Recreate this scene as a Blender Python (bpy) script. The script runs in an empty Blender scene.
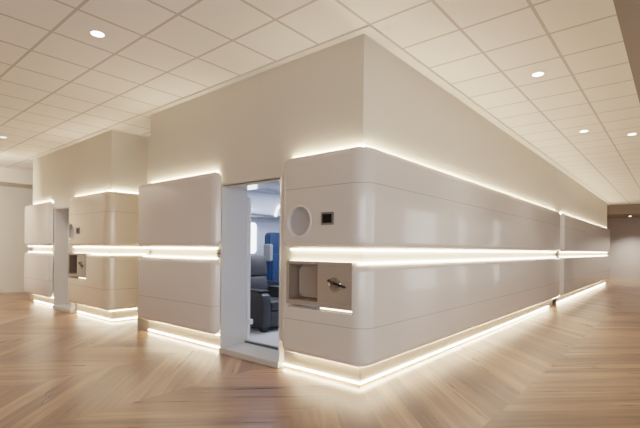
import bpy, bmesh, math
from mathutils import Matrix, Vector

C = bpy.context.scene.collection
scene = bpy.context.scene
H = 3.35            # ceiling height
PI = math.pi

# ------------------------------------------------------------------ materials
def s2l(c):
    f = lambda x: x / 12.92 if x <= .04045 else ((x + .055) / 1.055) ** 2.4
    return tuple(f(v / 255.) for v in c) + (1,)

def newmat(name):
    m = bpy.data.materials.new(name); m.use_nodes = True
    nt = m.node_tree
    return m, nt, nt.nodes['Principled BSDF']

def mat(name, rgb, rough=.5, metal=0, spec=.5, coat=0, noise=0., nscale=6., bump=0., bscale=200., aniso=None):
    m, nt, b = newmat(name)
    N, L = nt.nodes, nt.links
    b.inputs['Roughness'].default_value = rough
    b.inputs['Metallic'].default_value = metal
    b.inputs['Specular IOR Level'].default_value = spec
    b.inputs['Coat Weight'].default_value = coat
    b.inputs['Coat Roughness'].default_value = .05
    col = s2l(rgb)
    tc = N.new('ShaderNodeTexCoord')
    mp = N.new('ShaderNodeMapping'); L.new(tc.outputs['Object'], mp.inputs['Vector'])
    if aniso: mp.inputs['Scale'].default_value = aniso
    nz = N.new('ShaderNodeTexNoise'); nz.inputs['Scale'].default_value = nscale; nz.inputs['Detail'].default_value = 4
    L.new(mp.outputs[0], nz.inputs['Vector'])
    mx = N.new('ShaderNodeMix'); mx.data_type = 'RGBA'
    mx.inputs['A'].default_value = tuple(v * (1 - noise) for v in col[:3]) + (1,)
    mx.inputs['B'].default_value = tuple(min(1, v * (1 + noise)) for v in col[:3]) + (1,)
    L.new(nz.outputs['Fac'], mx.inputs['Factor'])
    L.new(mx.outputs['Result'], b.inputs['Base Color'])
    if bump:
        n2 = N.new('ShaderNodeTexNoise'); n2.inputs['Scale'].default_value = bscale
        L.new(mp.outputs[0], n2.inputs['Vector'])
        bp = N.new('ShaderNodeBump'); bp.inputs['Strength'].default_value = bump; bp.inputs['Distance'].default_value = .002
        L.new(n2.outputs['Fac'], bp.inputs['Height']); L.new(bp.outputs['Normal'], b.inputs['Normal'])
    return m

def emit(name, rgb, strength):
    m = bpy.data.materials.new(name); m.use_nodes = True
    nt = m.node_tree; nt.nodes.clear()
    e = nt.nodes.new('ShaderNodeEmission'); o = nt.nodes.new('ShaderNodeOutputMaterial')
    e.inputs['Color'].default_value = rgb + (1,); e.inputs['Strength'].default_value = strength
    nt.links.new(e.outputs[0], o.inputs['Surface'])
    return m

class NB:
    """small helper to write math node chains"""
    def __init__(s, nt): s.nt = nt
    def m(s, op, a, b=None, c=None):
        n = s.nt.nodes.new('ShaderNodeMath'); n.operation = op
        for i, v in enumerate((a, b, c)):
            if v is None: continue
            if isinstance(v, (int, float)): n.inputs[i].default_value = v
            else: s.nt.links.new(v, n.inputs[i])
        return n.outputs[0]

def panel_material(name, rgb, seams_z=(), seams_x=(), rough=.17):
    """glossy white composite with thin dark joints at given heights / lengths"""
    m, nt, b = newmat(name); N, L = nt.nodes, nt.links; nb = NB(nt)
    tc = N.new('ShaderNodeTexCoord'); sp = N.new('ShaderNodeSeparateXYZ'); L.new(tc.outputs['Object'], sp.inputs[0])
    f = None
    for ax, lst, w, k in (('Z', seams_z, .0035, .5), ('X', seams_x, .004, .16)):
        for z in lst:
            d = nb.m('ABSOLUTE', nb.m('SUBTRACT', sp.outputs[ax], z))
            g = nb.m('MULTIPLY', nb.m('LESS_THAN', d, w), k)
            f = g if f is None else nb.m('MAXIMUM', f, g)
    col = s2l(rgb)
    nz = N.new('ShaderNodeTexNoise'); nz.inputs['Scale'].default_value = 1.2; L.new(tc.outputs['Object'], nz.inputs['Vector'])
    mx = N.new('ShaderNodeMix'); mx.data_type = 'RGBA'
    mx.inputs['A'].default_value = col; mx.inputs['B'].default_value = tuple(v * .12 for v in col[:3]) + (1,)
    if f is not None: L.new(f, mx.inputs['Factor'])
    else: mx.inputs['Factor'].default_value = 0
    L.new(mx.outputs['Result'], b.inputs['Base Color'])
    b.inputs['Roughness'].default_value = rough
    b.inputs['Coat Weight'].default_value = .35; b.inputs['Coat Roughness'].default_value = .04
    bp = N.new('ShaderNodeBump'); bp.inputs['Strength'].default_value = .06; bp.inputs['Distance'].default_value = .02
    L.new(nz.outputs['Fac'], bp.inputs['Height']); L.new(bp.outputs['Normal'], b.inputs['Normal'])
    return m

def ceiling_material():
    m, nt, b = newmat('ceiling_tiles'); N, L = nt.nodes, nt.links; nb = NB(nt)
    tc = N.new('ShaderNodeTexCoord'); sp = N.new('ShaderNodeSeparateXYZ'); L.new(tc.outputs['Object'], sp.inputs[0])
    def cell(o, off):
        q = nb.m('DIVIDE', nb.m('SUBTRACT', o, off), .6)
        fl = nb.m('FLOOR', q)
        fr = nb.m('SUBTRACT', q, fl)
        return fl, nb.m('MULTIPLY', nb.m('MINIMUM', fr, nb.m('SUBTRACT', 1., fr)), .6)
    ix, dx = cell(sp.outputs['X'], -.0814); iy, dy = cell(sp.outputs['Y'], -.1125)
    d = nb.m('MINIMUM', dx, dy)
    line = nb.m('LESS_THAN', d, .0075)
    gap = nb.m('LESS_THAN', d, .0125)
    cv = N.new('ShaderNodeCombineXYZ'); L.new(ix, cv.inputs[0]); L.new(iy, cv.inputs[1])
    wn = N.new('ShaderNodeTexWhiteNoise'); wn.noise_dimensions = '2D'; L.new(cv.outputs[0], wn.inputs['Vector'])
    nz = N.new('ShaderNodeTexNoise'); nz.inputs['Scale'].default_value = 90; nz.inputs['Detail'].default_value = 3
    L.new(tc.outputs['Object'], nz.inputs['Vector'])
    val = nb.m('ADD', nb.m('MULTIPLY', wn.outputs['Value'], .03), nb.m('MULTIPLY', nz.outputs['Fac'], .06))
    val = nb.m('ADD', val, .94)
    vm = N.new('ShaderNodeVectorMath'); vm.operation = 'SCALE'; vm.inputs[0].default_value = s2l((246, 238, 229))[:3]
    L.new(val, vm.inputs['Scale'])
    m1 = N.new('ShaderNodeMix'); m1.data_type = 'RGBA'
    L.new(vm.outputs[0], m1.inputs['A']); m1.inputs['B'].default_value = s2l((170, 158, 146)); L.new(gap, m1.inputs['Factor'])
    m2 = N.new('ShaderNodeMix'); m2.data_type = 'RGBA'
    L.new(m1.outputs['Result'], m2.inputs['A']); m2.inputs['B'].default_value = s2l((204, 192, 180)); L.new(line, m2.inputs['Factor'])
    L.new(m2.outputs['Result'], b.inputs['Base Color'])
    b.inputs['Roughness'].default_value = .9
    bp = N.new('ShaderNodeBump'); bp.inputs['Strength'].default_value = .5; bp.inputs['Distance'].default_value = .006
    L.new(nb.m('SUBTRACT', 1., gap), bp.inputs['Height']); L.new(bp.outputs['Normal'], b.inputs['Normal'])
    return m

def floor_material():
    m, nt, b = newmat('oak_chevron_floor'); N, L = nt.nodes, nt.links; nb = NB(nt)
    tc = N.new('ShaderNodeTexCoord'); sp = N.new('ShaderNodeSeparateXYZ'); L.new(tc.outputs['Object'], sp.inputs[0])
    x, y = sp.outputs['X'], sp.outputs['Y']
    W = 1.2
    q = nb.m('DIVIDE', nb.m('ADD', y, 1.16), W)
    band = nb.m('FLOOR', q); fr = nb.m('SUBTRACT', q, band)
    par = nb.m('ABSOLUTE', nb.m('MODULO', band, 2.))         # 0 / 1
    sgn = nb.m('SUBTRACT', nb.m('MULTIPLY', par, -2.), -1.)  # +1 / -1
    ys = nb.m('MULTIPLY', y, sgn)
    r = math.sqrt(.5)
    along = nb.m('MULTIPLY', nb.m('ADD', x, ys), r)
    across = nb.m('MULTIPLY', nb.m('SUBTRACT', x, ys), r)
    t = nb.m('DIVIDE', across, .15)
    pid = nb.m('FLOOR', t); tf = nb.m('SUBTRACT', t, pid)
    cv = N.new('ShaderNodeCombineXYZ'); L.new(pid, cv.inputs[0]); L.new(band, cv.inputs[1])
    wn = N.new('ShaderNodeTexWhiteNoise'); wn.noise_dimensions = '2D'; L.new(cv.outputs[0], wn.inputs['Vector'])
    # grain stretched along the plank, shifted for each plank
    gv = N.new('ShaderNodeCombineXYZ')
    L.new(nb.m('ADD', nb.m('MULTIPLY', along, 1.1), nb.m('MULTIPLY', wn.outputs['Value'], 37.)), gv.inputs[0])
    L.new(nb.m('MULTIPLY', across, 16.), gv.inputs[1]); L.new(band, gv.inputs[2])
    g1 = N.new('ShaderNodeTexNoise'); g1.inputs['Scale'].default_value = 1.; g1.inputs['Detail'].default_value = 5
    g1.inputs['Distortion'].default_value = .6
    L.new(gv.outputs[0], g1.inputs['Vector'])
    gv2 = N.new('ShaderNodeCombineXYZ')
    L.new(nb.m('ADD', nb.m('MULTIPLY', along, 2.6), nb.m('MULTIPLY', wn.outputs['Value'], 91.)), gv2.inputs[0])
    L.new(nb.m('MULTIPLY', across, 11.), gv2.inputs[1]); L.new(band, gv2.inputs[2])
    g2 = N.new('ShaderNodeTexNoise'); g2.inputs['Scale'].default_value = 1.; g2.inputs['Detail'].default_value = 2
    L.new(gv2.outputs[0], g2.inputs['Vector'])
    knot = N.new('ShaderNodeMapRange'); knot.inputs['From Min'].default_value = .66; knot.inputs['From Max'].default_value = .76
    knot.inputs['To Min'].default_value = 0; knot.inputs['To Max'].default_value = .42; L.new(g2.outputs['Fac'], knot.inputs['Value'])
    f = nb.m('ADD', nb.m('MULTIPLY', wn.outputs['Value'], .62), nb.m('MULTIPLY', nb.m('SUBTRACT', g1.outputs['Fac'], .5), 1.35))
    f = nb.m('ADD', f, .16)
    cr = N.new('ShaderNodeValToRGB')
    cr.color_ramp.elements[0].position = .0; cr.color_ramp.elements[0].color = s2l((94, 62, 42))
    cr.color_ramp.elements[1].position = 1.; cr.color_ramp.elements[1].color = s2l((192, 152, 119))
    e = cr.color_ramp.elements.new(.5); e.color = s2l((147, 108, 79))
    L.new(f, cr.inputs['Fac'])
    edge = nb.m('MINIMUM', tf, nb.m('SUBTRACT', 1., tf))
    joint = nb.m('MULTIPLY', nb.m('LESS_THAN', edge, .012), .35)
    ej = nb.m('MULTIPLY', nb.m('LESS_THAN', nb.m('MINIMUM', fr, nb.m('SUBTRACT', 1., fr)), .003), .35)
    dk = nb.m('MAXIMUM', nb.m('MAXIMUM', joint, ej), knot.outputs['Result'])
    mx = N.new('ShaderNodeMix'); mx.data_type = 'RGBA'
    L.new(cr.outputs['Color'], mx.inputs['A']); mx.inputs['B'].default_value = s2l((74, 52, 36)); L.new(dk, mx.inputs['Factor'])
    L.new(mx.outputs['Result'], b.inputs['Base Color'])
    L.new(nb.m('ADD', nb.m('MULTIPLY', g1.outputs['Fac'], .16), .22), b.inputs['Roughness'])
    b.inputs['Specular IOR Level'].default_value = .5
    bp = N.new('ShaderNodeBump'); bp.inputs['Strength'].default_value = .15; bp.inputs['Distance'].default_value = .003
    L.new(nb.m('SUBTRACT', g1.outputs['Fac'], joint), bp.inputs['Height']); L.new(bp.outputs['Normal'], b.inputs['Normal'])
    return m

WARM = (1., .835, .605)
M = dict(
    floor=floor_material(), ceiling=ceiling_material(),
    wall=mat('wall_paint', (216, 206, 189), .55, noise=.03, nscale=2, bump=.05),
    roomwall=mat('room_wall_paint', (205, 194, 180), .6, noise=.03, nscale=2, bump=.05),
    greywall=mat('grey_wall_paint', (176, 168, 162), .5, noise=.03, nscale=2, bump=.05),
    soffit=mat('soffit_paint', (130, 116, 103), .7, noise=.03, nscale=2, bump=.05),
    trim=mat('white_trim', (236, 228, 218), .5, noise=.02),
    baseboard=mat('baseboard_paint', (190, 176, 162), .4, noise=.03),
    panel=panel_material('panel_gloss', (220, 213, 205), seams_z=(1.92, .585)),
    panel_long=panel_material('panel_gloss_long', (217, 209, 199), seams_z=(1.93, .585), seams_x=(1.8, 3.4, 5.4, 11.5, 14)),
    panel_plain=panel_material('panel_gloss_plain', (217, 208, 200), seams_z=(.585,)),
    panel_warm_lit=panel_material('panel_gloss_warm_lit', (242, 224, 198), seams_z=(1.92, .585), seams_x=(.035,)),  # white panel with warm passage light put into its colour
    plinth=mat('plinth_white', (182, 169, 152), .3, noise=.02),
    led=emit('led_warm', WARM, 14.), led_top=emit('led_top', WARM, 84.), led_floor=emit('led_floor', WARM, 34.), led_under=emit('led_under', WARM, 20.),
    led_dim=emit('led_dim', WARM, 6.),
    clip=mat('clip_grey', (176, 166, 150), .4, noise=.03),
    metal=mat('brushed_steel', (170, 157, 144), .34, metal=.2, noise=.06, nscale=3, aniso=(1, 1, 40)),
    metal_dark=mat('dark_steel', (120, 108, 98), .3, metal=.8, noise=.06, nscale=3),
    liner=mat('liner_taupe', (122, 106, 94), .4, noise=.03),
    liner_light=mat('liner_light', (168, 152, 138), .2, noise=.03, coat=.5),
    chrome=mat('chrome', (200, 194, 190), .12, metal=1, noise=.02),
    black=mat('black_plastic', (22, 21, 22), .25, noise=.1),
    screen=mat('screen_glass', (20, 22, 24), .35, noise=.1, spec=.15),
    bezel=mat('screen_bezel', (118, 110, 104), .35, noise=.04),
    port_rim=mat('port_rim', (226, 220, 214), .25, noise=.02, coat=.3),
    port_pane=mat('port_pane', (172, 170, 174), .22, noise=.05, nscale=2, coat=.4),
    jamb=mat('jamb_grey', (208, 205, 202), .14, noise=.02, coat=.5),
    sill=mat('sill_grey', (186, 182, 176), .3, noise=.03),
    track=mat('track_metal', (96, 98, 104), .3, metal=.6, noise=.04),
    cabin=mat('cabin_wall', (196, 202, 218), .35, noise=.03),
    cabin_floor=mat('cabin_carpet', (196, 198, 204), .8, noise=.06, nscale=40),
    bin=mat('bin_white', (214, 220, 234), .25, noise=.02, coat=.3),
    leather=mat('charcoal_leather', (44, 45, 50), .45, noise=.12, nscale=14, bump=.2, bscale=120),
    leather_dark=mat('dark_leather', (34, 34, 38), .45, noise=.1, nscale=14, bump=.2, bscale=120),
    blue=mat('blue_leather', (10, 50, 90), .4, noise=.1, nscale=10, bump=.15, bscale=140),
    navy=mat('navy_shell', (16, 26, 46), .35, noise=.1),
    grey_pad=mat('pale_grey_pad', (140, 142, 150), .5, noise=.06, nscale=20),
    white=mat('white_plastic', (228, 228, 232), .3, noise=.02),
    glow_win=emit('daylight_window', (.93, .97, 1.), 3.2),
    glow_ring=emit('ring_glow', (.95, .97, 1.), 2.6),
    lens=emit('downlight_lens', (1., .94, .84), 14.),
    lens_dim=emit('downlight_lens_dim', (1., .94, .86), 3.),
)

# ------------------------------------------------------------------ mesh helpers
def box(bm, x0, x1, y0, y1, z0, z1, bev=0., seg=2):
    vs = [bm.verts.new((x, y, z)) for x in (x0, x1) for y in (y0, y1) for z in (z0, z1)]
    fs = [(0, 1, 3, 2), (4, 6, 7, 5), (0, 4, 5, 1), (2, 3, 7, 6), (0, 2, 6, 4), (1, 5, 7, 3)]
    faces = [bm.faces.new([vs[i] for i in f]) for f in fs]
    if bev:
        es = list({e for f in faces for e in f.edges})
        bmesh.ops.bevel(bm, geom=es, offset=bev, segments=seg, profile=.5, affect='EDGES')

def boxes(lst, bev=0.):
    bm = bmesh.new()
    for b in lst:
        t = bmesh.new(); box(t, *b, bev=bev)
        me = bpy.data.meshes.new('t'); t.to_mesh(me); t.free(); bm.from_mesh(me); bpy.data.meshes.remove(me)
    return bm

def link(name, bm, material, parent=None, smooth=False, origin=None):
    bmesh.ops.recalc_face_normals(bm, faces=bm.faces)
    me = bpy.data.meshes.new(name)
    if smooth:
        for f in bm.faces: f.smooth = True
    bm.to_mesh(me); bm.free()
    me.materials.append(material)
    o = bpy.data.objects.new(name, me); C.objects.link(o)
    if parent is not None:
        o.parent = parent
        par_w = world_of(parent)
        o.matrix_parent_inverse = par_w.inverted()
    if smooth:
        try:
            me.shade_smooth() if False else None
        except Exception: pass
    return o

def world_of(o):
    # translation / z-rotation only, never scaled
    return Matrix.Translation(o.location) @ o.rotation_euler.to_matrix().to_4x4()

def thing(name, loc, label, cat, group=None):
    o = bpy.data.objects.new(name, None); C.objects.link(o)
    o.location = loc; o.empty_display_size = .1
    o['label'] = label; o['category'] = cat
    if group: o['group'] = group
    return o

def structure(name, bm, m, label=None):
    o = link(name, bm, m); o['kind'] = 'structure'
    if label: o['label'] = label
    o['category'] = name.split('_')[0]
    return o

def bake_bool(o, cutters):
    """subtract the cutter meshes (bmesh list) from o, keep the result as plain mesh"""
    tmp = []
    for bm in cutters:
        bmesh.ops.recalc_face_normals(bm, faces=bm.faces)
        me = bpy.data.meshes.new('cut'); bm.to_mesh(me); bm.free()
        c = bpy.data.objects.new('cut', me); C.objects.link(c); tmp.append(c)
        md = o.modifiers.new('b', 'BOOLEAN'); md.operation = 'DIFFERENCE'; md.object = c; md.solver = 'EXACT'
    dg = bpy.context.evaluated_depsgraph_get(); dg.update()
    me = bpy.data.meshes.new_from_object(o.evaluated_get(dg))
    old = o.data; o.modifiers.clear(); o.data = me; me.name = old.name
    for c in tmp:
        d = c.data; bpy.data.objects.remove(c); bpy.data.meshes.remove(d)

def smooth_by_angle(o, deg=32):
    me = o.data
    bm = bmesh.new(); bm.from_mesh(me)
    for f in bm.faces: f.smooth = True
    for e in bm.edges:
        if len(e.link_faces) == 2 and e.calc_face_angle(0) > math.radians(deg): e.smooth = False
    bm.to_mesh(me); bm.free()

def cyl(axis, center, rad, depth, seg=48, rad2=None):
    """cylinder bmesh along axis ('X','Y','Z')"""
    bm = bmesh.new()
    bmesh.ops.create_cone(bm, cap_ends=True, segments=seg, radius1=rad, radius2=rad if rad2 is None else rad2, depth=depth)
    R = {'X': Matrix.Rotation(PI / 2, 4, 'Y'), 'Y': Matrix.Rotation(PI / 2, 4, 'X'), 'Z': Matrix.Identity(4)}[axis]
    bmesh.ops.transform(bm, matrix=Matrix.Translation(center) @ R, verts=bm.verts)
    return bm

def torus(axis, center, R0, r0, seg=56, sub=10, sx=1.):
    bm = bmesh.new(); rings = []
    for i in range(seg):
        a = 2 * PI * i / seg; ring = []
        for j in range(sub):
            b = 2 * PI * j / sub
            d = R0 + r0 * math.cos(b); h = r0 * math.sin(b) * sx
            p = {'X': (h, d * math.cos(a), d * math.sin(a)), 'Y': (d * math.cos(a), h, d * math.sin(a)), 'Z': (d * math.cos(a), d * math.sin(a), h)}[axis]
            ring.append(bm.verts.new(Vector(p) + Vector(center)))
        rings.append(ring)
    for i in range(seg):
        for j in range(sub):
            bm.faces.new((rings[i][j], rings[(i + 1) % seg][j], rings[(i + 1) % seg][(j + 1) % sub], rings[i][(j + 1) % sub]))
    return bm

def tube(pts, rad, sub=10, caps=True):
    bm = bmesh.new(); rings = []; pts = [Vector(p) for p in pts]
    for i, p in enumerate(pts):
        d = (pts[min(i + 1, len(pts) - 1)] - pts[max(i - 1, 0)]).normalized()
        a = d.orthogonal().normalized() if i == 0 else (prev - d * prev.dot(d)).normalized()
        prev = a; b = d.cross(a)
        rr = rad[i] if isinstance(rad, (list, tuple)) else rad
        rings.append([bm.verts.new(p + a * rr * math.cos(2 * PI * k / sub) + b * rr * math.sin(2 * PI * k / sub)) for k in range(sub)])
    for i in range(len(pts) - 1):
        for k in range(sub):
            bm.faces.new((rings[i][k], rings[i][(k + 1) % sub], rings[i + 1][(k + 1) % sub], rings[i + 1][k]))
    if caps: bm.faces.new(rings[0]); bm.faces.new(rings[-1][::-1])
    return bm

def round_rect(axis, c, w, h, r, d0, d1, seg=8):
    """prism with rounded-rectangle outline; axis X: outline in Y,Z ; axis Y: outline in X,Z"""
    pts = []
    for cx, cy, a0 in ((w / 2 - r, h / 2 - r, 0), (-w / 2 + r, h / 2 - r, 90), (-w / 2 + r, -h / 2 + r, 180), (w / 2 - r, -h / 2 + r, 270)):
        for k in range(seg + 1):
            a = math.radians(a0 + 90 * k / seg); pts.append((cx + r * math.cos(a), cy + r * math.sin(a)))
    bm = bmesh.new(); R = []
    for d in (d0, d1):
        R.append([bm.verts.new((d, c[0] + p, c[1] + q) if axis == 'X' else (c[0] + p, d, c[1] + q)) for p, q in pts])
    n = len(pts)
    for k in range(n): bm.faces.new((R[0][k], R[0][(k + 1) % n], R[1][(k + 1) % n], R[1][k]))
    bm.faces.new(R[0][::-1]); bm.faces.new(R[1])
    return bm

def frame_rr(axis, c, w, h, r, t, d0, d1, seg=8):
    """hollow rounded-rectangle frame of border t"""
    def outline(w, h, r):
        pts = []
        for cx, cy, a0 in ((w / 2 - r, h / 2 - r, 0), (-w / 2 + r, h / 2 - r, 90), (-w / 2 + r, -h / 2 + r, 180), (w / 2 - r, -h / 2 + r, 270)):
            for k in range(seg + 1):
                a = math.radians(a0 + 90 * k / seg); pts.append((cx + r * math.cos(a), cy + r * math.sin(a)))
        return pts
    bm = bmesh.new(); mk = lambda p, d: bm.verts.new((d, c[0] + p[0], c[1] + p[1]) if axis == 'X' else (c[0] + p[0], d, c[1] + p[1]))
    o = outline(w, h, r); i = outline(w - 2 * t, h - 2 * t, max(.004, r - t)); n = len(o)
    L = [[mk(p, d0) for p in o], [mk(p, d1) for p in o], [mk(p, d1) for p in i], [mk(p, d0) for p in i]]
    for a in range(4):
        A, B = L[a], L[(a + 1) % 4]
        for k in range(n): bm.faces.new((A[k], A[(k + 1) % n], B[(k + 1) % n], B[k]))
    return bm

# ------------------------------------------------------------------ cladding sweep
O_FRONT, O_BACK = .11, .022
RHO = .17
def arm_path(base, direction, normal, length):
    """list of (front point, normal, s) for a straight piece"""
    return base, direction, normal, length

def path_stations(kind, a, b, corner=None, ends=(True, True), r_end=.11):
    """kind 'left': face looking -X at x=corner[0], from y=a down to y=b
       kind 'side': face looking -Y at y=corner[1], from x=a to x=b
       kind 'nose': left face from y=a, round the corner, then side face to x=b"""
    cx, cy = corner
    S = []  # (front xy, normal)
    nl, ns = Vector((-1, 0)), Vector((0, -1))
    def straight(p0, p1, n, first_end, last_end):
        L = (p1 - p0).length; ts = [0.]
        if first_end: ts = [r_end * (1 - math.cos(PI / 2 * k / 8)) for k in range(9)]
        n_mid = max(1, int(L / 1.5)); lo = ts[-1]; hi = L - (r_end if last_end else 0)
        for k in range(1, n_mid + 1): ts.append(lo + (hi - lo) * k / n_mid)
        if last_end: ts += [L - r_end * (1 - math.cos(PI / 2 * k / 8)) for k in range(7, -1, -1)]
        return [(p0 + (p1 - p0) * (t / L), n) for t in ts]
    if kind == 'left':
        S = straight(Vector((cx - O_FRONT, a)), Vector((cx - O_FRONT, b)), nl, *ends)
    elif kind == 'side':
        S = straight(Vector((a, cy - O_FRONT)), Vector((b, cy - O_FRONT)), ns, *ends)
    else:
        ccx, ccy = cx - O_FRONT + RHO, cy - O_FRONT + RHO
        S = straight(Vector((cx - O_FRONT, a)), Vector((cx - O_FRONT, ccy)), nl, ends[0], False)
        for k in range(1, 12):
            t = PI / 2 * k / 12; n = Vector((-math.cos(t), -math.sin(t)))
            S.append((Vector((ccx, ccy)) + n * RHO, n))
        S += straight(Vector((ccx, cy - O_FRONT)), Vector((b, cy - O_FRONT)), ns, False, ends[1])
    # arclength from ends
    s = [0.]
    for i in range(1, len(S)): s.append(s[-1] + (S[i][0] - S[i - 1][0]).length)
    tot = s[-1]; out = []
    for (p, n), d in zip(S, s):
        e = 0.
        if ends[0] and d < r_end: e = r_end - math.sqrt(max(0, r_end ** 2 - (r_end - d) ** 2))
        if ends[1] and tot - d < r_end: e = max(e, r_end - math.sqrt(max(0, r_end ** 2 - (r_end - (tot - d)) ** 2)))
        out.append((p, n, e))
    return out

def cladding(stations, zb, zt, r=.075):
    bm = bmesh.new(); rings = []
    T = O_FRONT - O_BACK
    for p, n, e in stations:
        b, t, d0 = zb + e, zt - e, min(e, T - .006)
        rr = min(r, T - d0 - .004)
        prof = [(T, b)]
        for k in range(7):
            a = PI / 2 * k / 6; prof.append((d0 + rr * (1 - math.sin(a)), b + rr * (1 - math.cos(a))))
        for k in range(7):
            a = PI / 2 * k / 6; prof.append((d0 + rr * (1 - math.cos(a)), t - rr * (1 - math.sin(a))))
        prof.append((T, t))
        rings.append([bm.verts.new((p.x - n.x * d, p.y - n.y * d, z)) for d, z in prof])
    m = len(rings[0])
    for A, B in zip(rings[:-1], rings[1:]):
        for k in range(m): bm.faces.new((A[k], A[(k + 1) % m], B[(k + 1) % m], B[k]))
    bm.faces.new(rings[0][::-1]); bm.faces.new(rings[-1])
    return bm

ZL0, ZL1, ZU0, ZU1 = .215, 1.175, 1.315, 2.275
def strip(kind, a, b, corner, o0, o1, z0, z1):
    """rectangular LED bar set following a face (offsets measured outward from the wall plane)"""
    cx, cy = corner; L = []
    if kind in ('left', 'nose'):
        L.append((cx - o1, cx - o0, (cy - o1) if kind == 'nose' else b, a, z0, z1))
    if kind in ('side', 'nose'):
        L.append(((cx - o1) if kind == 'nose' else a, b, cy - o1, cy - o0, z0, z1))
    return boxes(L)

def wall_panels(kind, a, b, corner, ends, mats, labels, portholes=(), niche=None, top_led=True, top_a=None, inset=(.09, .09)):
    """upper + lower cladding panel with their LED bars. a,b as in path_stations"""
    st = path_stations(kind, a, b, corner, ends)
    sg = -1 if kind in ('left', 'nose') else 1
    a2 = a + sg * inset[0] * (1 if ends[0] else 0)
    b2 = (b + inset[1] if kind == 'left' else b - inset[1]) if ends[1] else b
    base = Vector((corner[0], a, 0)) if kind in ('left', 'nose') else Vector((a, corner[1], 0))
    res = []
    for which, z0, z1 in (('upper', ZU0, ZU1), ('lower', ZL0, ZL1)):
        lab = labels[0] if which == 'upper' else labels[1]
        t = thing('cladding_panel', (base.x, base.y, z0), lab, 'wall panel')
        sh = link('panel_shell', cladding(st, z0, z1), mats[0 if which == 'upper' else 1], t)
        cuts = []
        if which == 'upper':
            for (py, pz, pr) in portholes: cuts.append(cyl('X', (corner[0] - .1, py, pz), pr, .10))
        elif niche:
            bm = bmesh.new(); box(bm, corner[0] - .3, corner[0] + .3, niche[0], niche[1], niche[2], niche[3] + .2); cuts.append(bm)
        if cuts: bake_bool(sh, cuts)
        smooth_by_angle(sh)
        lb = 'warm white glowing light strip'
        if which == 'upper':
            if top_led:
                o = link('light_strip', strip(kind, top_a if top_a else a2, b2, corner, .004, .02, ZU1 - .012, ZU1 + .002), M['led_top'], t); o['label'] = lb + ' along the top'
            o = link('light_strip', strip(kind, a2, b2, corner, .004, .03, ZU0 - .016, ZU0 - .002), M['led'], t); o['label'] = lb + ' along the bottom'
            for (py, pz, pr) in portholes:
                rim = link('porthole', torus('X', (corner[0] - .111, py, pz), pr + .004, .013, sx=.6), M['port_rim'], t, smooth=True)
                rim['label'] = 'round porthole with a white rim'
                g = link('pane', cyl('X', (corner[0] - .066, py, pz), pr - .002, .006), M['port_pane'], rim)
        else:
            o = link('light_strip', strip(kind, a2, b2, corner, .004, .03, ZL1 + .002, ZL1 + .016), M['led'], t); o['label'] = lb + ' along the top'
            o = link('light_strip', strip(kind, a2, b2, corner, -.046, -.032, ZL0 - .018, ZL0 - .008), M['led_under'], t); o['label'] = lb + ' along the bottom'
        res.append(t)
    return res

def plinth(kind, a, b, corner, insx, insy, label, depth=.05, lit_a=None, lit_b=None):
    cx, cy = corner; x0, y0 = cx + insx, cy + insy
    L, E = [], []; zt = .29; h = .012
    la, lb = (a if lit_a is None else lit_a), (b if lit_b is None else lit_b)
    if kind in ('left', 'nose'):
        L.append((x0, x0 + depth, y0 if kind == 'nose' else b, a, 0, zt)); E.append((x0 - h, x0, (y0 - h) if kind == 'nose' else lb, la, .028, .028 + h))
    if kind in ('side', 'nose'):
        L.append(((x0 + depth) if kind == 'nose' else a, b, y0, y0 + depth, 0, zt)); E.append((x0 if kind == 'nose' else la, lb, y0 - h, y0, .028, .028 + h))
    loc = (x0, a, 0) if kind != 'side' else (a, y0, 0)
    t = thing('plinth', loc, label, 'plinth')
    link('kick_board', boxes(L), M['plinth'], t)
    o = link('light_strip', boxes(E), M['led_floor'], t); o['label'] = 'warm white glowing light strip at floor level'
    return t

# ------------------------------------------------------------------ room shell
X0, X1, Y0, Y1 = -9., 21.5, -4.3, 12.1
structure('floor', boxes([(X0, X1, Y0 - 3, Y1, -.1, 0)]), M['floor'], 'light oak plank floor laid in a large chevron pattern')
structure('ceiling', boxes([(X0, 18.95, -1.92, 11.1, H, H + .1)]), M['ceiling'], 'white square tile ceiling with a beige grid')
structure('wall_left', boxes([(X0, X1, Y1, Y1 + .1, 0, H)]), M['roomwall'], 'plain beige wall at the far left')
structure('wall_far', boxes([(X1, X1 + .1, Y0, Y1, 0, H)]), M['greywall'], 'grey wall at the far right end of the corridor')
structure('wall_right', boxes([(4.2, 7.6, Y0 - .1, Y0, 0, H), (10.4, 12.4, Y0 - .1, Y0, 0, H), (13.4, 16.5, Y0 - .1, Y0, 0, H), (17.6, X1, Y0 - .1, Y0, 0, H),
    (7.6, 17.6, Y0 - .1, Y0, 2.8, H)]), M['greywall'])  # gaps in this unseen wall shaped to let in light and reflected streaks
structure('baseboard_left', boxes([(X0, 0.1, Y1 - .02, Y1, 0, .1)]), M['baseboard'])
structure('baseboard_far', boxes([(X1 - .02, X1, Y0, Y1, 0, .1)]), M['baseboard'])
# dropped soffits round the tiled field
structure('trim_1', boxes([(X0, 18.95, Y0 - 3, -1.92, 2.95, H + .1)]), M['soffit'], 'dropped beige soffit at the upper right')
structure('trim_2', boxes([(18.95, X1, Y0 - 3, Y1, 2.95, H + .1)]), M['soffit'], 'dropped soffit at the far right end')
structure('trim_3', boxes([(X0, 18.95, 11.1, Y1, 2.98, H + .1)]), M['roomwall'], 'dropped soffit along the far left wall')

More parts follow.
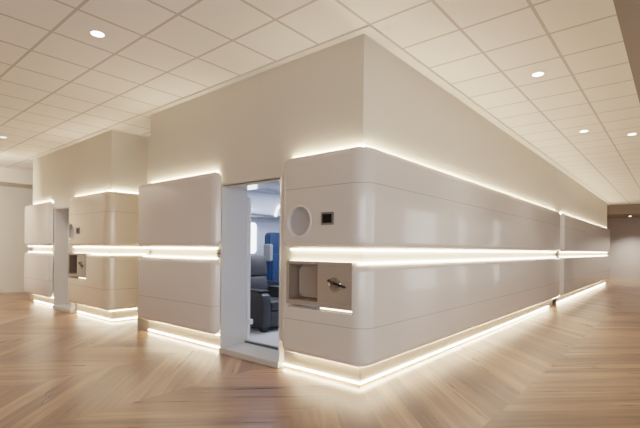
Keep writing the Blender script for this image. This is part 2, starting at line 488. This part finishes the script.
# ------------------------------------------------------------------ the two blocks
B2 = 5.2           # front corner of the second block
NA, DA0, DA1, LA0, LA1 = .985, 1.065, 2.115, 2.105, 4.12     # nose end, doorway, left panel
NB_, DB0, DB1, LB0, LB1 = B2 + 1.65, B2 + 1.67, B2 + 2.62, B2 + 2.66, B2 + 4.32
XE1, XS2, XE2 = 8.32, 8.66, 18.0
TH = .10
NICHE_A = (.03, .87, .71, 1.19); NICHE_B = (NB_ - .92, NB_ - .08, .71, 1.19)

o = structure('wall_block_right', boxes([(0, XE2, 0, TH, .3, H)]), M['wall'], 'long cream wall of the front block facing right')
def left_wall(name, y0, y1, d0, d1, n, label):
    o = structure(name, boxes([(0, TH, y0 + TH, d0, .3, H), (0, TH, d1, y1, .3, H), (0, TH, d0, d1, 2.08, H)]), M['wall'], label)
    bm = bmesh.new(); box(bm, -.2, .2, n[0], n[1], n[2], n[3]); bake_bool(o, [bm]); return o
left_wall('wall_block_front', 0, 3.88, DA0, DA1, NICHE_A, 'cream wall of the front block above its doorway')
left_wall('wall_block_rear', B2, B2 + 4.05, DB0, DB1, NICHE_B, 'cream wall of the rear block at the left')
structure('wall_passage', boxes([(.66, .76, 3.7, B2 + .1, .0, H), (TH, .66, 3.78, 3.88, .3, H), (0, .66, B2, B2 + TH, .3, H)]), M['wall'], 'recessed cream wall between the two blocks')
structure('wall_block_end', boxes([(XE2 - .1, XE2, TH, 5, 0, H)]), M['wall'])
structure('wall_block_back', boxes([(.1, .76, B2 + 3.95, B2 + 4.05, 0, H)]), M['wall'])
# bright perimeter angle where the tiles meet the blocks
structure('trim_4', boxes([(-.0814, 0, -.1125, 3.95, H - .012, H), (0, XE2, -.1125, 0, H - .012, H), (-.0814, 0, B2, B2 + 4.05, H - .012, H), (0, .66, B2 - .06, B2, H - .012, H)]), M['trim'], 'white edge strip where the ceiling meets the blocks')
# cladding, front block
pA_up, pA_lo = wall_panels('nose', NA, XE1, (0, 0), (True, True), (M['panel_long'], M['panel_long']),
    ('long upper glossy white panel wrapping the near corner, with porthole and glowing edges',
     'long lower glossy white panel wrapping the near corner, around the metal framed recess'),
    portholes=[(.70, 1.595, .155)], niche=NICHE_A)
wall_panels('left', LA1, LA0, (0, 0), (True, True), (M['panel_plain'], M['panel_plain']),
    ('upper rounded white panel left of the open doorway, glowing along its top',
     'lower rounded white panel left of the open doorway, above the lit plinth'), top_a=3.86)
wall_panels('side', XS2, XE2, (0, 0), (True, False), (M['panel_long'], M['panel_long']),
    ('upper glossy white panel farthest down the right side, beyond the narrow gap',
     'lower glossy white panel farthest down the right side, beyond the narrow gap'))
plinth('nose', DA0 - .005, XE1 - .05, (0, 0), .065, .05, 'white recessed plinth with floor glow under the near corner panels', lit_b=7.85)
plinth('left', LA1 + .25, DA1 + .005, (0, 0), .065, .05, 'white recessed plinth under the panel left of the open doorway', lit_a=4.0)
plinth('side', XS2 + .1, XE2, (0, 0), .065, .05, 'white recessed plinth with floor glow farthest down the right side')
# cladding, rear block
wall_panels('nose', NB_, .64, (0, B2), (True, False), (M['panel_warm_lit'], M['panel_warm_lit']),
    ('upper white panel of the rear block wrapping its corner, with small porthole',
     'lower white panel of the rear block wrapping its corner, with small metal recess'),
    portholes=[(NB_ - .2, 1.595, .155)], niche=NICHE_B)
wall_panels('left', LB1, LB0, (0, 0), (True, True), (M['panel_plain'], M['panel_plain']),
    ('upper rounded white panel farthest left on the rear block',
     'lower rounded white panel farthest left on the rear block'), top_a=B2 + 4.0)
plinth('nose', NB_, .64, (0, B2), .065, .05, 'white recessed plinth with floor glow under the rear block corner', lit_a=NB_ - .12)
plinth('left', LB1 + .1, DB1 + .01, (0, 0), .065, .05, 'white recessed plinth farthest left under the rear block', lit_a=LB1 - .25)

# ------------------------------------------------------------------ small light connectors in the glowing gap
def connector(loc, label):
    x0, x1, y0, y1 = loc
    t = thing('light_connector', ((x0 + x1) / 2, (y0 + y1) / 2, ZL1 + .016), label, 'connector')
    link('body', boxes([(x0, x1, y0, y1, ZL1 + .017, ZU0 - .017)], bev=.003), M['clip'], t)
    link('cap', boxes([(x0 - .004, x1 + .004, y0 - .004, y1 + .004, 1.235, 1.255)], bev=.002), M['metal_dark'], t)
connector((-.03, 0, 3.80, 3.84), 'small grey light connector in the gap, left end of the left panel')
connector((-.03, 0, 2.14, 2.17), 'small grey light connector in the gap, beside the open doorway')
connector((8.05, 8.22, -.05, 0), 'small grey light connector at the far end of the near right panel')
connector((-.03, 0, LB1 - .42, LB1 - .36), 'small grey light connector in the gap farthest left')

# ------------------------------------------------------------------ framed recess with door handle
def recess_box(n, label):
    y0, y1, z0, z1 = n; xf = -.114
    w = y1 - y0; zb = z0 + .035
    ym = y0 + .50 * w           # divider: plate on the low-y half, open recess on the other
    t = thing('recessed_cabinet', (0, (y0 + y1) / 2, z0), label, 'cabinet')
    fr = boxes([(xf, .02, y0, y1, z1 - .03, z1), (xf, .02, y0, y1, zb, zb + .045),
                (xf, .02, y0, y0 + .02, zb + .045, z1 - .03), (xf, .02, y1 - .028, y1, zb + .045, z1 - .03)])
    link('frame', fr, M['metal'], t)
    # open half: side walls, back with a rounded pane
    zi0, zi1 = zb + .045, z1 - .03; yi = y1 - .028; xb = .05; e = .003
    link('liner', boxes([(xf + .012, xb, yi - .012, yi - e, zi0 + e, zi1 - e), (xf + .025, xb, ym - .006, ym + .004, zi0 + e, zi1 - e),
                         (xf + .012, xb, ym + .005, yi - .013, zi1 - .010, zi1 - e), (xf + .012, xb, ym + .005, yi - .013, zi0 + e, zi0 + .010), (xb, xb + .012, ym, yi, zi0, zi1)]), M['liner'], t)
    pane = link('inner_window', frame_rr('X', ((ym + yi) / 2, (zi0 + zi1) / 2), yi - ym - .05, zi1 - zi0 - .04, .07, .010, xb - .02, xb - .002), M['metal'], t)
    link('pane', round_rect('X', ((ym + yi) / 2, (zi0 + zi1) / 2), yi - ym - .07, zi1 - zi0 - .06, .062, xb - .008, xb - .001), M['liner_light'], pane)
    d = link('door', boxes([(xf + .006, xf + .022, y0 + .02, ym, zi0, zi1)], bev=.002), M['metal'], t)
    yc, zc = y0 + .5 * (ym - y0), zi0 + .54 * (zi1 - zi0)
    cup = link('handle_cup', torus('X', (xf + .004, yc - .005, zc - .012), .066, .008), M['chrome'], d, smooth=True); cup['label'] = 'round chrome handle cup'
    link('cup_dish', cyl('X', (xf + .003, yc - .005, zc - .012), .062, .008), M['liner'], cup)
    bm = tube([(xf + .004, yc + .06, zc + .024), (xf - .024, yc + .05, zc + .022), (xf - .034, yc - .01, zc + .006), (xf - .034, yc - .12, zc - .022), (xf - .03, yc - .16, zc - .03)], [.013, .013, .010, .014, .009])
    lv = link('handle', bm, M['black'], d, smooth=True); lv['label'] = 'dark lever handle'
    ls = link('light_strip', boxes([(xf + .03, xf + .045, y0 + .02, ym - .02, z0 + .016, z0 + .026)]), M['led_dim'], t)
    ls['label'] = 'glowing strip under the frame'
    link('ledge', boxes([(-.08, .02, y0, y1, z0, z0 + .012)]), M['plinth'], t)
    return t
recess_box(NICHE_A, 'steel framed recess with lever handle beside the open doorway, below the porthole')
recess_box(NICHE_B, 'small steel framed recess with handle on the rear block corner')

def touch_screen(y, z, label):
    t = thing('control_screen', (-.1105, y, z - .06), label, 'screen')
    link('bezel', round_rect('X', (y, z), .15, .125, .008, -.122, -.1105), M['bezel'], t)
    link('display', round_rect('X', (y, z), .112, .085, .004, -.1245, -.1221), M['screen'], t)
touch_screen(.325, 1.61, 'small dark control screen beside the porthole on the near corner panel')
touch_screen(NB_ - .55, 1.61, 'small dark control screen beside the porthole on the rear block')

# ------------------------------------------------------------------ doorways
XJ = .40
def door_frame(y0, y1, label, zs, depth=XJ):
    t = thing('door_frame', (0, (y0 + y1) / 2, 0), label, 'door frame')
    link('jamb', boxes([(-.012, depth, y1 - .02, y1 - .001, zs, 2.10)], bev=.003), M['jamb'], t)
    link('jamb', boxes([(-.012, depth, y0 + .001, y0 + .014, zs, 2.10)], bev=.003), M['jamb'], t)
    link('header', boxes([(.0, depth, y0 + .014, y1 - .02, 2.085, 2.10)]), M['jamb'], t)
    link('sill', boxes([(-.03, depth, y0 + .001, y1 - .001, 0.0, zs)], bev=.006), M['sill'], t)
    tr = link('sill_track', boxes([(depth - .03, depth - .005, y0 + .014, y1 - .02, zs, zs + .025)], bev=.002), M['track'], t)
    tr['label'] = 'dark metal sill track'
    return t
door_frame(DA0, DA1, 'pale grey frame and sill of the open doorway into the cabin', .07)
door_frame(DB0, DB1, 'pale grey frame and sill of the closed doorway on the rear block', .07, .3)
o = structure('door_1', boxes([(.25, .285, DB0 + .014, DB1 - .02, .07, 2.085)], bev=.003), M['wall'], 'closed pale door set back in the rear block doorway')

# ------------------------------------------------------------------ cabin interior seen through the doorway
CF = .10
structure('floor_cabin', boxes([(XJ, .76, .3, 3.78, .02, CF), (.76, 4.6, .3, 4.3, .02, CF)]), M['cabin_floor'], 'pale grey cabin floor')
CW_Y = 4.2
wc = structure('wall_cabin', boxes([(.76, 4.6, CW_Y, CW_Y + .08, CF, 2.55), (4.6, 4.68, .3, CW_Y + .08, CF, 2.55), (XJ, 4.6, .22, .3, CF, 2.55)]), M['cabin'], 'pale blue white cabin side wall')
structure('ceiling_cabin', boxes([(TH, .76, .3, 3.78, 2.52, 2.6), (.76, 4.6, .3, 4.3, 2.52, 2.6)]), M['bin'], 'white cabin ceiling')
t = thing('cabin_window', (2.24, CW_Y, 1.2), 'bright rounded cabin window above the dark recliner', 'window')
t['kind'] = 'structure'
link('window_frame', frame_rr('Y', (2.24, 1.52), .50, .72, .13, .055, CW_Y - .03, CW_Y - .001), M['bin'], t)
link('pane', round_rect('Y', (2.24, 1.52), .41, .63, .09, CW_Y - .008, CW_Y - .002), M['glow_win'], t)
# overhead bin: curved front, lit lower edge
t = thing('overhead_bin', (2.6, CW_Y, 1.95), 'white curved overhead bin along the cabin wall', 'overhead bin')
bm = bmesh.new(); prof = [(CW_Y, 1.95), (CW_Y - .36, 1.93), (CW_Y - .42, 1.97), (CW_Y - .44, 2.08), (CW_Y - .38, 2.26), (CW_Y - .26, 2.40), (CW_Y, 2.46)]
R = [[bm.verts.new((x, y, z)) for y, z in prof] for x in (.9, 4.5)]
for k in range(len(prof)): bm.faces.new((R[0][k], R[0][(k + 1) % 7], R[1][(k + 1) % 7], R[1][k]))
bm.faces.new(R[0]); bm.faces.new(R[1][::-1])
b = link('bin_body', bm, M['bin'], t); smooth_by_angle(b, 40)
lp = link('rail', boxes([(.9, 4.5, CW_Y - .43, CW_Y - .37, 1.905, 1.932)], bev=.004), M['track'], t); lp['label'] = 'dark rail under the bin'
arch = [(2.78 + .23 * math.cos(math.radians(k)), 3.752 + (.0 if k not in (0, 180) else .01), 1.945 + .26 * math.sin(math.radians(k))) for k in range(0, 181, 12)]
ar = link('arched_rim', tube(arch, .026), M['glow_ring'], t, smooth=True); ar['label'] = 'bright white arched rim'

# dark recliner facing -Y
def recliner():
    x0, x1, yf, yb = .86, 1.66, 2.26, 3.10
    t = thing('recliner_chair', ((x0 + x1) / 2, (yf + yb) / 2, CF), 'dark grey leather recliner just inside the open doorway', 'armchair')
    for sx in (0, 1):
        ax = x0 if sx == 0 else x1 - .15
        bm = bmesh.new(); prof = []
        for y, z in ((yf, .06), (yf, .46), (yf + .02, .53), (yf + .08, .565), (yf + .2, .58), (yb - .25, .60), (yb - .16, .52), (yb - .14, .06)): prof.append((y, z + CF))
        A = [[bm.verts.new((ax + dx, y, z)) for y, z in prof] for dx in (0, .15)]; n = len(prof)
        for k in range(n): bm.faces.new((A[0][k], A[0][(k + 1) % n], A[1][(k + 1) % n], A[1][k]))
        bm.faces.new(A[0]); bm.faces.new(A[1][::-1])
        bmesh.ops.bevel(bm, geom=list(bm.edges), offset=.015, segments=2, profile=.5, affect='EDGES')
        a = link('armrest', bm, M['leather'], t); smooth_by_angle(a)
        pd = link('arm_pad', boxes([(ax - .008, ax + .158, yf + .06, yb - .26, CF + .575, CF + .605)], bev=.012), M['leather_dark'], a)
        for fy in (yf + .03, yb - .24):
            link('foot', boxes([(ax + .02, ax + .13, fy, fy + .07, CF, CF + .07)], bev=.006), M['black'], t)
    link('base', boxes([(x0 + .14, x1 - .14, yf + .06, yb - .16, CF + .06, CF + .2)], bev=.01), M['leather_dark'], t)
    link('seat', boxes([(x0 + .15, x1 - .15, yf - .01, yb - .22, CF + .30, CF + .44)], bev=.04), M['leather'], t)
    link('leg_rest', boxes([(x0 + .15, x1 - .15, yf, yf + .09, CF + .06, CF + .30)], bev=.02), M['leather'], t)
    bm = boxes([(x0 + .09, x1 - .09, -.09, .09, 0, .40), (x0 + .07, x1 - .07, -.10, .09, .40, .74)], bev=.045)
    Rm = Matrix.Translation((0, yb - .14, CF + .36)) @ Matrix.Rotation(math.radians(-10), 4, 'X')
    bmesh.ops.transform(bm, matrix=Rm, verts=bm.verts)
    bk = link('backrest', bm, M['leather'], t); smooth_by_angle(bk)
recliner()

# tall blue seat behind it
def blue_seat():
    x0, x1, y = 2.18, 2.62, 3.55
    t = thing('cabin_seat', ((x0 + x1) / 2, y, CF), 'tall blue cabin seat with pale grey head wing behind the dark recliner', 'seat')
    link('base', boxes([(x0 + .05, x1 - .02, y - .45, y + .05, CF, CF + .30)], bev=.02), M['navy'], t)
    link('seat', boxes([(x0 + .03, x1 - .02, y - .5, y - .02, CF + .30, CF + .46)], bev=.05), M['navy'], t)
    bk = link('backrest', round_rect('Y', ((x0 + x1) / 2, CF + .98), x1 - x0, 1.08, .10, y, y + .14), M['blue'], t)
    bm = bmesh.new(); bm.from_mesh(bk.data); bmesh.ops.bevel(bm, geom=[e for e in bm.edges if abs(e.verts[0].co.y - e.verts[1].co.y) < 1e-5], offset=.02, segments=2, affect='EDGES'); bm.to_mesh(bk.data); bm.free(); smooth_by_angle(bk)
    link('cushion_seam', boxes([(x0 + .07, x1 - .07, y - .03, y + .01, CF + .5, CF + 1.12)], bev=.015), M['blue'], bk)
    w = link('head_wing', boxes([(x0 - .08, x0 + .0, y - .12, y + .08, CF + .98, CF + 1.30)], bev=.03), M['grey_pad'], t); w['label'] = 'pale grey head wing'
    link('armrest', boxes([(x0 - .05, x0 + .03, y - .48, y + .06, CF + .45, CF + .62)], bev=.02), M['navy'], t)
blue_seat()

# white folding unit at the left edge of the doorway
t = thing('folding_door', (.44, DA1, CF), 'white narrow folded door just inside the left edge of the doorway', 'door')
b = link('door_leaf', boxes([(.42, .47, DA1 - .02, DA1 + .035, CF, 2.0)], bev=.012), M['white'], t)
link('latch', boxes([(.43, .49, DA1 - .055, DA1 - .015, CF + .2, CF + .27)], bev=.01), M['white'], t)

# ------------------------------------------------------------------ ceiling downlights
def downlight(x, y, z, label, power=48., grp=None, lens='lens'):
    t = thing('downlight', (x, y, z), label, 'ceiling light', grp)
    link('trim_ring', torus('Z', (x, y, z - .003), .062, .008, seg=32, sub=8, sx=.5), M['trim'], t, smooth=True)
    link('lens', cyl('Z', (x, y, z - .003), .057, .006, 32), M[lens], t)
    ld = bpy.data.lights.new('downlight_beam', 'SPOT'); ld.energy = power; ld.color = (1., .92, .82)
    ld.spot_size = math.radians(110); ld.spot_blend = .9; ld.shadow_soft_size = .07
    lo = bpy.data.objects.new('downlight_beam', ld); C.objects.link(lo); lo.location = (x, y, z - .03)
downlight(-1.587, 1.983, H, 'round recessed ceiling light at the upper left')
downlight(2.049, -1.014, H, 'round recessed ceiling light nearest on the right')
downlight(5.073, -1.032, H, 'round recessed ceiling light, second in the row on the right')
downlight(5.784, -1.634, H, 'round recessed ceiling light close to the right edge of the photo')
downlight(-1.038, 7.383, H, 'round recessed ceiling light farthest left', 160, None, 'lens_dim')
downlight(20.39, -.60, 2.95, 'round recessed light in the soffit at the far right end', 420)

structure('wall_light_blocker', boxes([(X0 - .1, X0, -3, Y1, 0, H)]), M['roomwall'])  # unseen partial wall added to block world light from the left

# ------------------------------------------------------------------ lamps of the room and added fills
def area(name, loc, rot, sx, sy, power, col):
    ld = bpy.data.lights.new(name, 'AREA'); ld.shape = 'RECTANGLE'; ld.size = sx; ld.size_y = sy; ld.energy = power; ld.color = col
    o = bpy.data.objects.new(name, ld); C.objects.link(o); o.location = loc; o.rotation_euler = rot
    return o
area('cabin_lamp', (1.9, 2.4, 2.45), (0, 0, 0), 1.6, 1.2, 30, (.86, .92, 1.))

area('window_daylight', (-6.2, -7.6, 2.0), (math.radians(90), 0, math.radians(-38)), 6.5, 2.8, 130, (.80, .90, 1.))

area('far_wall_fill', (-2.5, 8.6, 2.6), (math.radians(78), 0, 0), 3.0, .5, 120, (1., .9, .76))  # unseen fill lamp added to brighten the far left wall
ld = bpy.data.lights.new('cabin_ceiling_fill', 'POINT'); ld.energy = 22; ld.color = (.88, .93, 1.); ld.shadow_soft_size = .15  # bare point fill added in mid-air to brighten the cabin ceiling
lo = bpy.data.objects.new('cabin_ceiling_fill', ld); C.objects.link(lo); lo.location = (3.1, 2.3, 2.1)
w = bpy.data.worlds.new('World'); scene.world = w; w.use_nodes = True
bg = w.node_tree.nodes['Background']
bg.inputs['Color'].default_value = (1., .965, .925, 1); bg.inputs['Strength'].default_value = 1.7

# ------------------------------------------------------------------ camera
F, CX, CY, YAW, ROLL = 427.57, 313.91, 249.23, .7058, .0107
fw = Vector((math.cos(YAW), math.sin(YAW), 0)); r = Vector((math.sin(YAW), -math.cos(YAW), 0)); up = Vector((0, 0, 1))
Rr = math.cos(ROLL) * r + math.sin(ROLL) * up; Uu = -math.sin(ROLL) * r + math.cos(ROLL) * up
cd = bpy.data.cameras.new('Camera'); cam = bpy.data.objects.new('Camera', cd); C.objects.link(cam)
cd.sensor_fit = 'HORIZONTAL'; cd.sensor_width = 36; cd.lens = F / 640 * 36
cd.shift_x = (320 - CX) / 640; cd.shift_y = (CY - 214) / 640
cd.clip_start = .05; cd.clip_end = 100
m = Matrix((Rr, Uu, -fw)).transposed().to_4x4(); m.translation = Vector((-3.3406, -2.2565, 1.3112))
cam.matrix_world = m
scene.camera = cam
scene.view_settings.view_transform = 'Filmic'
scene.view_settings.look = 'None'
scene.view_settings.exposure = 0.7
